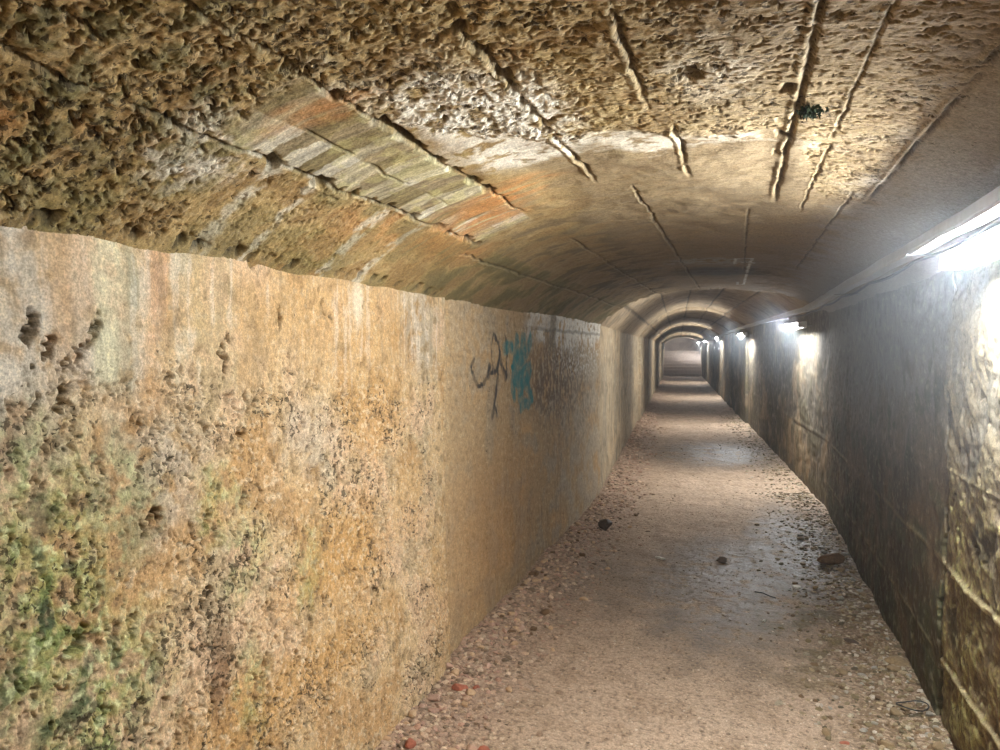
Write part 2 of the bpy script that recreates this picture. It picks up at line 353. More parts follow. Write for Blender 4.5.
# ------------------------------------------------------------------ vault
JOINTS = [(-.73, .85, 3.45, .010, 1.), (-.62, 1.5, 2.75, .005, .7), (-.50, .85, 3.2, .010, 1.), (-.205, .85, 2.95, .013, 1.), (.04, .85, 2.06, .013, 1.), (.085, 2.17, 2.95, .012, 1.2),
          (-.10, 3.0, 8.5, .010, 1.), (-.80, 3.3, 8.5, .008, .8), (-.48, 3.9, 8.5, .008, .8), (.35, .85, 3.4, .013, 1.3), (.27, 3.6, 6.5, .008, .6), (.45, .85, 3.6, .006, .7), (.62, .85, 3.2, .012, 1.2), (.57, 3.0, 6.0, .009, .8)]
def ceil_any(u, p, v):
    """u along, p across (-1..1), v arc length across"""
    C = np.broadcast_to(lin(172, 142, 82), u.shape + (3,)).copy()
    n1 = fbm(u * 2, v * 2, 4, 121); n2 = fbm(u * 5, v * 5, 4, 127); n3 = fbm(u * 14, v * 14, 4, 133); n4 = fbm(u * 42, v * 42, 3, 137)
    X = CX + HW * p
    # where the coarse, badly filled pour gives way to smooth boarded concrete
    edge = 2.28 + .1 * fbm(v * 3, u * 0 + 2, 2, 141) + .04 * n3 - .45 * sst(-.15, -.5, p) + .9 * sst(.35, .5, p)
    coarse = 1 - sst(-.05, .05, u - edge)
    board = sst(-.735, -.725, p) * (1 - sst(-.505, -.495, p)) * sst(1.42, 1.56, u + .06 * n2 + .35 * (p + .6)) * (1 - sst(3.2, 3.4, u))
    low = 1 - sst(-.74, -.72, p)                      # haunch beside the left wall
    coarse = np.where(p < -.5, np.maximum((1 - sst(1.5, 1.75, u + .2 * n2)), .55 * low * (1 - sst(2.0, 3.4, u + .4 * n2))), coarse)
    coarse = coarse * (1 - board)
    coarse *= 1 - .75 * sst(.60, .66, p)
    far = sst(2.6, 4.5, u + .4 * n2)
    C = mixc(C, (150, 126, 62), sst(-.1, .5, n1) * .7)
    C = mixc(C, (168, 140, 92), sst(.05, .5, n2) * .6)
    C = mixc(C, (134, 98, 44), sst(.05, .5, -n2 + .3 * n1) * .6)
    C = mixc(C, (186, 166, 124), sst(.2, .6, n4 + .5 * n3) * .5 * coarse)
    C = mixc(C, (66, 52, 26), sst(.2, .6, -n4 - .4 * n3) * .5 * coarse)
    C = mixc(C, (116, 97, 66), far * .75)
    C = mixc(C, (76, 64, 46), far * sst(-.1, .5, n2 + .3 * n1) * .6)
    C = mixc(C, (128, 108, 78), (1 - coarse) * sst(-.45, -.2, p) * sst(2.0, 2.3, u) * .7)
    C = mixc(C, (136, 114, 82), sst(-.1, .25, p + .05 * n2) * .65)
    C = mixc(C, (146, 138, 132), sst(.5, .72, p + .08 * n2) * .85)
    # boards: narrow strips running across
    k = np.floor((u + .016 * n3 + .02 * n2 + .1 * p) / .07).astype(np.int64)
    r = RND[hsh(k, np.floor(p / .11).astype(np.int64) * 0 + (p > -.62), 5)]
    bc = np.where((r < .3)[..., None], lin(172, 160, 128), np.where((r < .6)[..., None], lin(134, 118, 74), np.where((r < .78)[..., None], lin(200, 192, 172), lin(150, 132, 96))))
    bc = bc * (.92 + .5 * np.clip(fbm(u * 34, v * 2.5, 4, 147), -.8, .8))[..., None]
    C = mixc(C, bc, board * .95)
    C = mixc(C, (196, 186, 110), board * sst(.1, .4, n3 + n1) * .35)
    rust = lambda a, b, ru, rv, kk: ell(u + .05 * n2, p + .05 * n2, a, b, ru, rv, .7) * kk
    C = mixc(C, (196, 128, 46), np.clip(rust(2.95, -.6, .2, .16, .85) + rust(2.75, -.42, .14, .1, .8) + rust(3.2, -.78, .25, .08, .5) + rust(2.5, -.82, .3, .06, .4) + rust(1.62, -.53, .05, .1, .7) + rust(1.05, -.8, .1, .06, .6), 0, .9) * sst(-.5, .3, fbm(u * 18, v * 3, 3, 151) + .25))
    wh = lambda a, b, ru, rv, kk: ell(u + .1 * n2 + .06 * n3, p + .06 * n2 + .03 * n3, a, b, ru, rv, .6) * kk
    C = mixc(C, (224, 214, 198), np.clip(wh(1.98, -.17, .28, .07, 1.) + wh(2.1, -.33, .35, .13, .8) + wh(1.75, -.34, .25, .12, .6) + wh(1.5, -.80, .14, .05, .8) + wh(1.44, -.70, .12, .04, .6) + wh(2.35, -.06, .10, .16, .6) + wh(2.40, -.28, .08, .14, .6) + wh(2.42, .22, .04, .2, .35) + wh(1.8, .2, .2, .06, .3), 0, 1) * sst(-.5, .15, n3 + .5 * n4 + .15))
    # pale runs down the haunch
    for uc, w in ((1.80, .035), (2.0, .02), (2.45, .04), (2.75, .03)):
        C = mixc(C, (196, 186, 164), low * (1 - sst(w * .5, w * 1.3, np.abs(u - uc + .25 * (p + .85) + .03 * n3))) * sst(-.3, .3, n3 + .2) * .8)
    # damp, calcite-edged patch further in
    C = mixc(C, (150, 146, 136), ell(u + .1 * n2, X + .05 * n3, 5.75, -.2, .22, .28, .5) * sst(-.3, .3, n3 + .2) * .8)
    C = mixc(C, (46, 42, 34), ell(u + .1 * n2, X + .05 * n3, 6.5, -.15, .4, .32, .6) * .7)
    for pts in ([(5.52, -.02), (5.5, .085)], [(5.52, -.02), (5.95, -.03)], [(5.5, .085), (6.0, .07), (7.75, .045)], [(7.75, .045), (7.8, -.01), (7.5, -.012)], [(5.8, -.03), (5.8, .10)]):
        C = mixc(C, (214, 214, 210), seg(u + .02 * n3, X + .004 * n3, [(a, b) for a, b in pts], .012) * .95 * sst(-.4, .1, n3 + n4 + .2))
    # green, wetter concrete in the near corner
    C = mixc(C, (78, 82, 36), ell(u + .1 * n2, p + .1 * n2, 1.0, -.7, .5, .35, .7) * sst(-.1, .4, n3) * .6)
    C = mixc(C, (96, 92, 36), sst(0, .4, n2 + .2) * low * .4)
    # relief
    f1, f2, i1 = worley(u / .02 + .4 * n4, v / .02 + .4 * n3, 33)
    D = .010 * n1 + .004 * n2 + .0015 * n3
    edge_ = sst(0, .25, f2 - f1)
    soft = 1 - .5 * sst(-.3, .05, p) - .15 * sst(.1, .4, p)
    D += coarse * soft * (.003 * n3 + .0020 * n4 + .0055 * (i1 - .5) * edge_ - .004 * (1 - edge_) * sst(-.2, .3, n2 + n3))
    near = sst(1.9, 1.1, u) if False else 1 - sst(1.1, 2.0, u + .3 * n1)
    big = pits(u, v, .15, .35, .08, .18, 35, 1.1) * coarse * np.clip(near + .15, 0, 1) * (1 - sst(-.1, .2, p))
    med = pits(u, v, .06, .5, .10, .28, 38, 1.3) * coarse * np.clip(near * .8 + .25 + .4 * n1, 0, 1)
    sml = pits(u, v, .03, .45, .2, .42, 39, .7) * coarse
    for a, b_, ru, rv in ((1.80, -.11 / 1, .05, .028), (1.42, -.10, .03, .02)):
        big = np.maximum(big, ell(u + .02 * n3, X + .02 * n4, a, b_, ru, rv, .4))
    D -= (.034 * big + .024 * med + .014 * sml) * soft
    # lips along the form joints, with holes where the grout ran out
    for jp, a, b_, w, kk in JOINTS:
        d = (p - jp) * HW + .005 * n2 + .004 * n3; w = w * .75
        lk = {-.73: .0, -.50: .0, .35: .6, .45: .4, .085: .7, .04: .8, -.62: .5, -.10: .4, -.80: .4, -.48: .4, .27: .3, .57: .3}.get(jp, 1.)
        on = sst(a - .02, a + .06, u) * (1 - sst(b_ - .25, b_, u)) * sst(-.55, -.1, fbm(u * 4, u * 0 + jp * 9, 3, 155) + .25)
        lip = (1 - sst(w * .35, w, np.abs(d + .4 * w))) * on
        grv = (1 - sst(w * .35, w, np.abs(d - 1.1 * w))) * on
        D += (.0042 * lip * lk - .009 * grv) * kk
        C = mixc(C, (170, 150, 110), lip * .35 * min(lk + .2, 1))
        C = mixc(C, (52, 42, 26), grv * .6)
    for jp, a, b_ in ((-.73, 1.6, 3.4), (-.50, 1.2, 3.0), (-.205, 1.3, 2.2), (.33, 1.2, 3.0), (-.985, 1.0, 3.7)):
        hl = pits(u, v * 0 + .5 * .05, .05, .6, .25, .5, 157 + int(a * 10), .3)
        d = np.abs((p - jp - .008) * HW + .012 * n3)
        hl = sst(.0, .25, fbm(u * (14 if jp < 0 else 7), u * 0 + jp * 5, 3, 161)) * (1 - sst(.008, .022, d)) * sst(a, a + .1, u) * (1 - sst(b_ - .1, b_, u))
        D -= (.03 if jp < 0 else .018) * hl
        C = mixc(C, (44, 34, 18), hl * .7)
    rg = sst(.05, .3, fbm(v * 9, u * 3, 3, 171)) * sst(8.36, 8.47, u)
    D -= .02 * rg; C = mixc(C, (40, 34, 20), rg * .8)
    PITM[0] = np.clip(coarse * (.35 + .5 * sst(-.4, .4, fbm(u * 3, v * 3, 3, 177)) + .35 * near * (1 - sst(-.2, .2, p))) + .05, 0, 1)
    # step where the coarse pour ends
    D -= .012 * (1 - coarse) * sst(-.45, -.3, p) * (1 - sst(.3, .4, p)) * (1 - far)
    C = mixc(C, (54, 46, 24), np.clip(big * .6 + med * .55 + sml * .4, 0, .65))  # vault pits carry their inner shade as dark colour
    return C, D, np.full(u.shape, .85)

# ------------------------------------------------------------------ plainer concrete deeper in
def plain_wall(side):
    def f(u, z):
        o = 200 + 40 * side
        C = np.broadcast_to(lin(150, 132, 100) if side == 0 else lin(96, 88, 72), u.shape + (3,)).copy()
        n1 = fbm(u * .8, z * 1.5, 4, o); n2 = fbm(u * 3, z * 3, 4, o + 6); n3 = fbm(u * 11, z * 11, 3, o + 12); st = fbm(u * 5, z * .5, 3, o + 18)
        C = mixc(C, (176, 150, 108), sst(0, .5, n1) * .6); C = mixc(C, (118, 110, 96), sst(0, .5, st) * .6)
        C = mixc(C, (84, 72, 50), sst(.1, .6, n2) * .5); C = mixc(C, (190, 180, 150), sst(.2, .6, n3) * .35)
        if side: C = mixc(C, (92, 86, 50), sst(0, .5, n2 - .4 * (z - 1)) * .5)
        D = .012 * n1 + .006 * n2 + .004 * n3 - .010 * pits(u, z, .1, .25, .1, .3, o + 20)
        if side: D += .006 * (1 - sst(.005, .018, np.abs(z - .66 - .01 * n2)))
        return C, D, np.full(u.shape, .8)
    return f
def plain_ceil(u, p, v):
    C = np.broadcast_to(lin(150, 130, 98), u.shape + (3,)).copy()
    n1 = fbm(u * .8, v * 1.5, 4, 300); n2 = fbm(u * 3, v * 3, 4, 306); n3 = fbm(u * 10, v * 10, 3, 312)
    C = mixc(C, (116, 102, 80), sst(0, .5, n1) * .6); C = mixc(C, (90, 76, 54), sst(.1, .6, n2) * .5); C = mixc(C, (176, 160, 130), sst(.1, .5, n3) * .4)
    D = .008 * n1 + .005 * n2 + .003 * n3
    for jp in (-.8, -.48, -.12, .27, .6):
        d = np.abs((p - jp) * HW + .01 * n2); m = (1 - sst(.006, .02, d))
        D -= .012 * m; C = mixc(C, (54, 44, 30), m * .7)
    return C, D, np.full(u.shape, .85)

STEP = [.05, .0038, .011, .03, .05, .06, .07, .08, .09]
STEPA = [.05, .0038, .008, .02, .04, .05, .06, .06, .06]
for k, (s0, s1, hw, zl, zr, zc, e) in enumerate(SECS):
    us = np.linspace(s0, s1, int((s1 - s0) / STEP[k]) + 2)
    prev = SECS[k - 1] if k > 0 else None
    for side in (-1, 1):
        if k == 1 and side == 1: us_ = np.linspace(s0, s1, int((s1 - s0) / .007) + 2); dz = .007
        else: us_ = us; dz = STEPA[k]
        zt = (zl if side < 0 else zr) + .03
        zs = np.linspace(-.16, zt, int(zt / dz) + 2)
        U, Z = np.meshgrid(us_, zs, indexing='ij')
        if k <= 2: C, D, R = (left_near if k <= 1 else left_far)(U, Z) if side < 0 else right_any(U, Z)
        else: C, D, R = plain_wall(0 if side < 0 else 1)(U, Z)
        if k == 1 and side < 0:
            # fade into the next pour over its last centimetres
            D = D * (1 - .5 * sst(3.5, 3.74, U))
        Xo = side * (hw - D)
        P = place(skew(U, side * hw, s0, s1), Xo, Z)
        if prev is not None:                                   # face of the step between pours
            P0 = place(skew(U[:1], side * hw, s0, s1), np.full((1, len(zs)), side * (max(hw, prev[2]) + .08)), Z[:1])
            P = np.concatenate([P0, P]); C = np.concatenate([C[:1], C]); R = np.concatenate([R[:1], R])
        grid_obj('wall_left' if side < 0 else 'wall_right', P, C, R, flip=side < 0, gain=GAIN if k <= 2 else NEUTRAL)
    npz = {0: 60, 1: 520, 2: 300, 3: 130, 4: 90, 5: 70, 6: 60, 7: 60, 8: 60}[k]
    ps = np.linspace(-1.012, 1.012, npz)
    px, pz = vault(ps, hw, zl, zr, zc, e)
    tx, tz = np.gradient(px), np.gradient(pz); ln = np.hypot(tx, tz)
    nx, nz = tz / ln, -tx / ln                                   # towards the inside
    arc = np.concatenate([[0], np.cumsum(np.hypot(np.diff(px), np.diff(pz)))])
    U, Pp = np.meshgrid(us, ps, indexing='ij'); V = np.broadcast_to(arc, U.shape)
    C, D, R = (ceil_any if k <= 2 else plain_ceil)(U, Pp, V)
    D = D * (1 - .85 * sst(.965, .995, np.abs(Pp)))
    Xo = px[None] + nx[None] * D; Zo = pz[None] + nz[None] * D
    Ps = place(skew(U, px[None] + 0 * U, s0, s1), Xo, Zo)
    if k > 0:                                                    # end face up into the rock
        P0 = place(skew(U[:1], px[None], s0, s1), px[None], np.maximum(pz, vault(ps, *prev[2:])[1])[None] + .06)
        Ps = np.concatenate([P0, Ps]); C = np.concatenate([C[:1], C]); R = np.concatenate([R[:1], R])
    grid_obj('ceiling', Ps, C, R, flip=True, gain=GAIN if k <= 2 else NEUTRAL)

# end wall
ys = np.linspace(-1.25, 1.25, 60); zs = np.linspace(-.15, 2.4, 60)
A, B = np.meshgrid(ys, zs, indexing='ij')
n = fbm(A * 2, B * 2, 4, 400)
C = mixc(np.broadcast_to(lin(150, 140, 134), A.shape + (3,)).copy(), (138, 128, 122), sst(-.2, .4, n))
grid_obj('wall_back_or_added', place(49.3 + .02 * n, A, B), C, np.full(A.shape, .85), gain=NEUTRAL)
grid_obj('wall_back_or_added', place(-6.95 + .02 * n, A, B), C, np.full(A.shape, .85), flip=True, gain=NEUTRAL)  # unseen wall added to close the mouth behind the camera, shutting out daylight

# ------------------------------------------------------------------ floor
FZ = -.07
def floor_h(u, x):
    n1 = fbm(u * .9, x * .9, 3, 501); n2 = fbm(u * 4, x * 4, 3, 505)
    lb = sst(-.62, -1.08, x + .08 * n2) if False else 1 - sst(-1.10, -.66, x + .08 * n2)
    rb = sst(.78, 1.1, x + .06 * n2)
    return FZ + .012 * n1 + .006 * n2 + (.05 + .03 * n1) * lb + .02 * rb * (1 + n1)
def floor_any(u, x):
    C = np.broadcast_to(lin(176, 154, 128), u.shape + (3,)).copy()
    n1 = fbm(u * .9, x * 1.2, 4, 511); n2 = fbm(u * 4, x * 4, 4, 515); n3 = fbm(u * 16, x * 16, 4, 519); n4 = fbm(u * 50, x * 50, 3, 523)
    C = mixc(C, (194, 170, 144), sst(0, .5, n1) * .6)
    C = mixc(C, (154, 130, 102), sst(0, .5, n2) * .6)
    lb = 1 - sst(-.95, -.55, x + .12 * n2); rb = sst(.55, .9, x + .12 * n2)
    C = mixc(C, (150, 122, 98), lb * .7); C = mixc(C, (112, 90, 56), rb * (1 - sst(6.5, 9, u)) * .75)
    C = mixc(C, (196, 176, 150), sst(.2, .55, n4 + .4 * n3) * .5); C = mixc(C, (88, 70, 50), sst(.2, .55, -n4 - .4 * n3) * .5)
    wet = np.maximum.reduce([ell(u + .3 * n2, x + .1 * n2, 5.7, .2, 1.3, .55, .6), ell(u + .3 * n2, x + .15 * n2, 6.9, .75, 1.6, .32, .6), ell(u, x + .1 * n2, 12.6, .2, 1.4, .9, .6), .5 * ell(u + .3 * n2, x + .1 * n2, 5.6, -.45, .9, .4, .7)])
    wet = wet * sst(-.5, .2, n3 * .6 + n2 * .6 + .2)
    C = C * (1 - .42 * wet[..., None])
    C = mixc(C, (96, 96, 92), wet * .3)
    C = mixc(C, (104, 96, 56), ell(u, x + .1 * n2, 5.0, .75, .9, .3, .7) * sst(-.1, .4, n2) * .6)
    R = .8 - .45 * wet
    D = floor_h(u, x) + (.0035 * n3 + .0025 * n4) * (1 - .5 * wet) + .003 * np.clip(n3, -1, 1) * (lb + rb)
    f1, f2, i1 = worley(u / .03 + .3 * n4, x / .03, 43)
    D += (.005 * lb + .005 * rb + .0008) * (.7 - f1)
    return C, D, R
def floor_strip(s0, s1, st, sx, hw):
    us = np.linspace(s0, s1, int((s1 - s0) / st) + 2); xs = np.linspace(-hw, hw, int(2 * hw / sx) + 2)
    U, X = np.meshgrid(us, xs, indexing='ij'); C, D, R = floor_any(U, X)
    grid_obj('floor', place(skew(U, X, s0, s1), X, D), C, R, mat=M_floor, flip=True, gain=EARTH)
floor_strip(-7, 2.6, .05, .05, 1.22)
floor_strip(2.6, 5.6, .0065, .0065, 1.22)
floor_strip(5.6, 8.5, .010, .008, 1.22)
floor_strip(8.5, 18., .025, .02, 1.22)
floor_strip(18., 49.6, .09, .05, 1.2)

# ------------------------------------------------------------------ steps at the far end
SE = empty('staircase', (0, 0, 0), 'flight of pale concrete steps rising to the end wall of the tunnel', 'staircase')
p0 = place(np.array(45.6), np.array(0.), np.array(FZ)); SE.location = tuple(p0); SE.rotation_euler = (0, 0, BEND)
def box_arr(x0, x1, y0, y1, z0, z1, bev=.0):
    V = np.array([[x, y, z] for x in (x0, x1) for y in (y0, y1) for z in (z0, z1)], float)
    Q = [[0, 1, 3, 2], [4, 6, 7, 5], [0, 4, 5, 1], [2, 3, 7, 6], [0, 2, 6, 4], [1, 5, 7, 3]]
    return V, Q
import bmesh
def bm_box(name, x0, x1, y0, y1, z0, z1, mat, parent=None, bev=.004, seg_=2, rot=None):
    V, Q = box_arr(x0, x1, y0, y1, z0, z1)
    bm = bmesh.new(); vs = [bm.verts.new(v) for v in V]
    for q in Q: bm.faces.new([vs[i] for i in q])
    if bev: bmesh.ops.bevel(bm, geom=bm.edges[:], offset=bev, segments=seg_, affect='EDGES')
    bmesh.ops.recalc_face_normals(bm, faces=bm.faces)
    me = bpy.data.meshes.new(name); bm.to_mesh(me); bm.free(); me.materials.append(mat)
    o = bpy.data.objects.new(name, me); COL.objects.link(o)
    if parent: o.parent = parent
    return o
M_step = plain('worn_concrete_step', (160, 148, 140), .85, 0, .2, 12, .3)
for i in range(8):
    bm_box('step', -1.08, 1.08, i * .42, 3.7, i * .18 - .02, (i + 1) * .18, M_step, SE, .012)

# ------------------------------------------------------------------ tubes, curves
def tube(name, pts, r, mat, parent=None, closed=False, res=3):
    cu = bpy.data.curves.new(name, 'CURVE'); cu.dimensions = '3D'; cu.bevel_depth = r; cu.bevel_resolution = res; cu.use_fill_caps = True
    sp = cu.splines.new('POLY'); sp.points.add(len(pts) - 1)
    for q, p in zip(sp.points, pts): q.co = (*p, 1)
    sp.use_cyclic_u = closed
    tmp = bpy.data.objects.new(name + '_c', cu)
    COL.objects.link(tmp)
    dg = bpy.context.evaluated_depsgraph_get()
    me = bpy.data.meshes.new_from_object(tmp.evaluated_get(dg))
    bpy.data.objects.remove(tmp); bpy.data.curves.remove(cu)
    me.name = name; me.materials.clear(); me.materials.append(mat)
    for p in me.polygons: p.use_smooth = True
    o = bpy.data.objects.new(name, me); COL.objects.link(o)
    if parent: o.parent = parent
    return o

# ------------------------------------------------------------------ lamps
def make_lamp():
    r = bpy.data.objects.new('tube_light', None); COL.objects.link(r)
    # local: +x towards the wall, y along the tunnel, origin at the tube's middle
    bm_box('housing', .030, .075, -.63, .63, -.028, .045, M_white, r, .006)
    bm_box('reflector', -.03, .04, -.60, .60, .030, .036, M_white, r, .001)
    t = tube('tube', [(0, -.585, 0), (0, .585, 0)], .017, M_tube, r, res=4)
    for s in (-1, 1):
        c = bm_box('lamp_holder', -.022, .034, s * .605 - .018, s * .605 + .018, -.026, .030, M_white, r, .005)
        b_ = bm_box('bracket', .07, .16, s * .42 - .015, s * .42 + .015, -.006, .006, M_metal, r, .002)
    tube('cable', [(.05, .3, .03), (.03, .32, .05), (.0, .34, .055)], .005, M_black, r)
    return r
lamp0 = make_lamp()
def copy_tree(o, parent=None):
    c = o.copy(); COL.objects.link(c)
    if parent: c.parent = parent
    for ch in list(o.children): copy_tree(ch, c)
    return c
LAMPS = [(-4.1, 1.0, 1.905, 'unseen tube light added behind the viewpoint to fill the near left wall'),  # first lamp is unseen, added for even light on the near left wall
         (2.60, 1.0, 1.905, 'glaring white tube light high on the right wall, closest to the camera'),
         (YB + 1.35, .985, 1.84, 'second tube light along the right wall, just past the first arched step'),
         (YB + 8.5, .96, 1.85, 'third tube light along the right wall, beside the bright rim of the next arch'),
         (YB + 18., .945, 1.88, 'fourth tube light along the right wall, between the third and the two merged glows'),
         (YB + 29., .93, 1.87, 'fifth tube light along the right wall, the nearer of the two merged glows'),
         (YB + 38.6, .91, 1.83, 'last and most distant tube light on the right wall, before the end steps')]
for i, (s, x, z, lb) in enumerate(LAMPS):
    o = lamp0 if i == 0 else copy_tree(lamp0)
    P = place(np.array(s), np.array(x), np.array(z)); o.location = tuple(P)
    o.rotation_euler = (0, 0, 0 if s < YB else BEND)
    tag(o, lb, 'lamp', 'tube lights along the right wall')

# ------------------------------------------------------------------ trunking
TR = empty('cable_trunking', tuple(place(np.array(0.), np.array(.94), np.array(1.985))), 'pale cable trunking running along the right haunch above the tube lights', 'trunking')
t0 = np.array(TR.location)
def sweep_rect(name, ss, xs, zs, w, h, mat, parent):
    V = []
    for s, x, z in zip(ss, xs, zs):
        for a, b_ in ((-1, -1), (1, -1), (1, -.5), (1.12, -.5), (1.12, 1), (-1.12, 1), (-1.12, -.5), (-1, -.5)):
            V.append(place(np.array(s), np.array(x + a * w / 2), np.array(z + b_ * h / 2)) - t0)
    V = np.array(V); n = len(ss); Q = []
    for i in range(n - 1):
        for j in range(8):
            Q.append([i * 8 + j, (i + 1) * 8 + j, (i + 1) * 8 + (j + 1) % 8, i * 8 + (j + 1) % 8])
    return mesh_obj(name, V, Q, mat, parent, smooth=False)
ss = np.concatenate([np.arange(.2, 8.5, .3), np.arange(8.5, 49, .6)])
wob = np.array([random.uniform(-.006, .006) for _ in ss])
sweep_rect('trunking', ss, .94 + wob * .5 + .01 * (ss > 17) - .03 * (ss > 38), 1.985 + wob - .10 * np.clip((ss - 17) / 20, 0, 1), .055, .045, M_grey, TR)
for s in np.arange(1.0, 48, 2.4):
    P = place(np.array(s), np.array(1.0), np.array(1.99)) - t0
    o = bm_box('bracket', -.10, .06, -.015, .015, -.035, -.029, M_metal, TR, .001)
    o.location = (P[0] - .03 * (s > 30), P[1], P[2] - .10 * min(max((s - 17) / 20, 0), 1)); o.rotation_euler = (0, 0, 0 if s < YB else BEND)
pts = []
for s in np.arange(.2, 10, .08):
    sag = .018 * abs(math.sin(s * math.pi / 1.2))
    pts.append(tuple(place(np.array(s), np.array(.975), np.array(1.955 - sag)) - t0))
tube('cable', pts, .007, M_black, TR)

# small panel high on the left wall near the end
P = place(np.array(43.0), np.array(-1.03), np.array(1.7))
nb = bm_box('wall_panel', -.04, .04, -.28, .28, -.22, .3, M_white, None, .01); nb.location = tuple(P); nb.rotation_euler = (0, 0, BEND)
tag(nb, 'small pale panel high on the left wall near the end steps', 'panel')

# ------------------------------------------------------------------ loose stone
def ico(sub):
    bm = bmesh.new(); bmesh.ops.create_icosphere(bm, subdivisions=sub, radius=1.)
    V = np.array([v.co[:] for v in bm.verts]); F = np.array([[v.index for v in f.verts] for f in bm.faces]); bm.free()
    return V, F
IV, IF = ico(1)
rs = np.random.RandomState(21)
def chips(name, pos, size, cols, mat):
    n = len(pos); k = len(IV)
    V = np.broadcast_to(IV, (n, k, 3)) * (1 + rs.uniform(-.28, .28, (n, k, 1)))
    V = V * np.stack([rs.uniform(.7, 1.5, n), rs.uniform(.6, 1.1, n), rs.uniform(.3, .7, n)], -1)[:, None] * size[:, None, None]
    a = rs.uniform(0, 6.28, n); t = rs.normal(0, .25, n)
    x, y, z = V[..., 0], V[..., 1], V[..., 2]
    ct, st = np.cos(t)[:, None], np.sin(t)[:, None]
    y, z = y * ct - z * st, y * st + z * ct
    ca, sa = np.cos(a)[:, None], np.sin(a)[:, None]
    V = np.stack([x * ca - y * sa, x * sa + y * ca, z], -1) + pos[:, None]
    F = (IF[None] + (np.arange(n) * k)[:, None, None]).reshape(-1, 3)
    return mesh_obj(name, V.reshape(-1, 3), F, mat, col=np.repeat(cols, k, 0), smooth=False)
def palette(n, pal):
    c = np.array([lin(*p) for p in pal]); l_ = c.mean(1, keepdims=True); c = (l_ + (c - l_) * .72) * np.array([1.04, 1.0, .94]); i = rs.randint(0, len(c), n)
    return c[i] * rs.uniform(.75, 1.2, (n, 1))
PAL_L = [(196, 164, 132), (182, 148, 118), (180, 146, 120), (206, 180, 148), (150, 122, 96), (182, 140, 116), (140, 116, 90)]
PAL_R = [(160, 140, 100), (134, 116, 74), (176, 164, 136), (120, 92, 56), (190, 178, 160), (110, 96, 66)]
PAL_M = [(188, 166, 138), (170, 144, 116), (206, 190, 166), (130, 108, 84)]
def scatter(n, ua, ub, xf, zf=.0):
    u = ua + (ub - ua) * rs.rand(n) ** 1.25
    x = xf(n)
    z = floor_h(u, x)
    return u, x, z
def gravel(n, ua, ub, xf, smin, smax, pal):
    u, x, z = scatter(n, ua, ub, xf)
    size = smin + (smax - smin) * rs.rand(n) ** 2.2
    return np.stack([*np.moveaxis(place(u, x, z + size * .12), -1, 0)], -1), size, palette(n, pal)
# x distributions, across the tunnel
XL = lambda n: np.clip(-1.14 + np.abs(rs.normal(0, .20, n)), -1.14, 1.1)
XR = lambda n: np.clip(1.14 - np.abs(rs.normal(0, .22, n)), -1.1, 1.14)
XM = lambda n: rs.uniform(-1.0, 1.05, n)
parts = [gravel(5200, 2.6, 9, XL, .006, .022, PAL_L), gravel(3000, 9, 20, XL, .008, .03, PAL_L), gravel(4200, 2.9, 9.5, XR, .006, .020, PAL_R), gravel(1500, 9, 20, XR, .008, .025, PAL_R), gravel(4200, 2.8, 9, XM, .003, .009, PAL_M), gravel(900, 9, 24, XM, .005, .014, PAL_M)]
g = chips('gravel', np.concatenate([p[0] for p in parts]), np.concatenate([p[1] for p in parts]), np.concatenate([p[2] for p in parts]), M_gravel)
g['kind'] = 'stuff'; tag(g, 'fine loose gravel and chippings strewn over the tunnel floor, thickest along both walls', 'gravel')

# single stones: a handful of shapes in each colour, copied
SV, SF = ico(2)
def stone_mesh(name, mat, sx, sy, sz, seed, rough=.22):
    r = np.random.RandomState(seed)
    V = SV.copy()
    for _ in range(9):                                          # knock flat facets off a ball
        d = r.normal(size=3); d /= np.linalg.norm(d); h = r.uniform(.55, .9)
        t = V @ d; V = V - np.where(t > h, t - h, 0)[:, None] * d
    V = V * (1 + r.uniform(-.05, .05, (len(V), 1))) * np.array([sx, sy, sz])
    V[:, 2] -= V[:, 2].min()
    o = mesh_obj(name, V, SF, mat, smooth=False)
    return o
SM = {'tan': plain('tan_stone', (200, 168, 132), .8, 0, .25, 60, .3), 'pink': plain('pinkish_stone', (190, 156, 134), .8, 0, .25, 60, .3), 'brown': plain('brown_stone', (112, 84, 54), .7, 0, .3, 60, .3),
      'grey': plain('wet_grey_stone', (150, 144, 130), .35, 0, .3, 60, .3), 'ochre': plain('ochre_stone', (142, 120, 88), .7, 0, .25, 60, .3), 'brick': plain('broken_brick', (168, 100, 76), .85, 0, .25, 60, .3),
      'white': plain('white_pebble', (226, 222, 212), .4, 0, .08), 'dark': plain('dark_stone', (84, 68, 52), .6, 0, .3, 60, .3)}
def put(o, X, Y, rz=0., dz=-.004, tilt=0.):
    u, x = Y, X - CX
    o.location = (X, Y, float(floor_h(np.array([u]), np.array([x]))[0]) + dz); o.rotation_euler = (tilt, 0, rz)
def run(kind, n, ya, yb, xf, smin, smax, label, group):
    protos = []
    for i in range(n):
        if i < 6:
            o = stone_mesh('stone', SM[kind], 1.25, .85, .55, 900 + i + len(label)); protos.append(o)
        else:
            o = protos[i % 6].copy(); COL.objects.link(o)
        Y = ya + (yb - ya) * rs.rand() ** 1.2; x = float(xf(1)[0]); s = smin + (smax - smin) * rs.rand() ** 1.8
        x = float(np.clip(x, -1.11, 1.11))
        put(o, CX + x, Y, rs.uniform(0, 6.28), -.003, rs.normal(0, .12)); o.scale = (s, s, s * rs.uniform(.8, 1.2))
        tag(o, label, 'stone', group)
run('tan', 90, 2.75, 8.3, XL, .012, .028, 'pale tan angular stone in the rubble along the foot of the left wall', 'tan stones along the left wall')
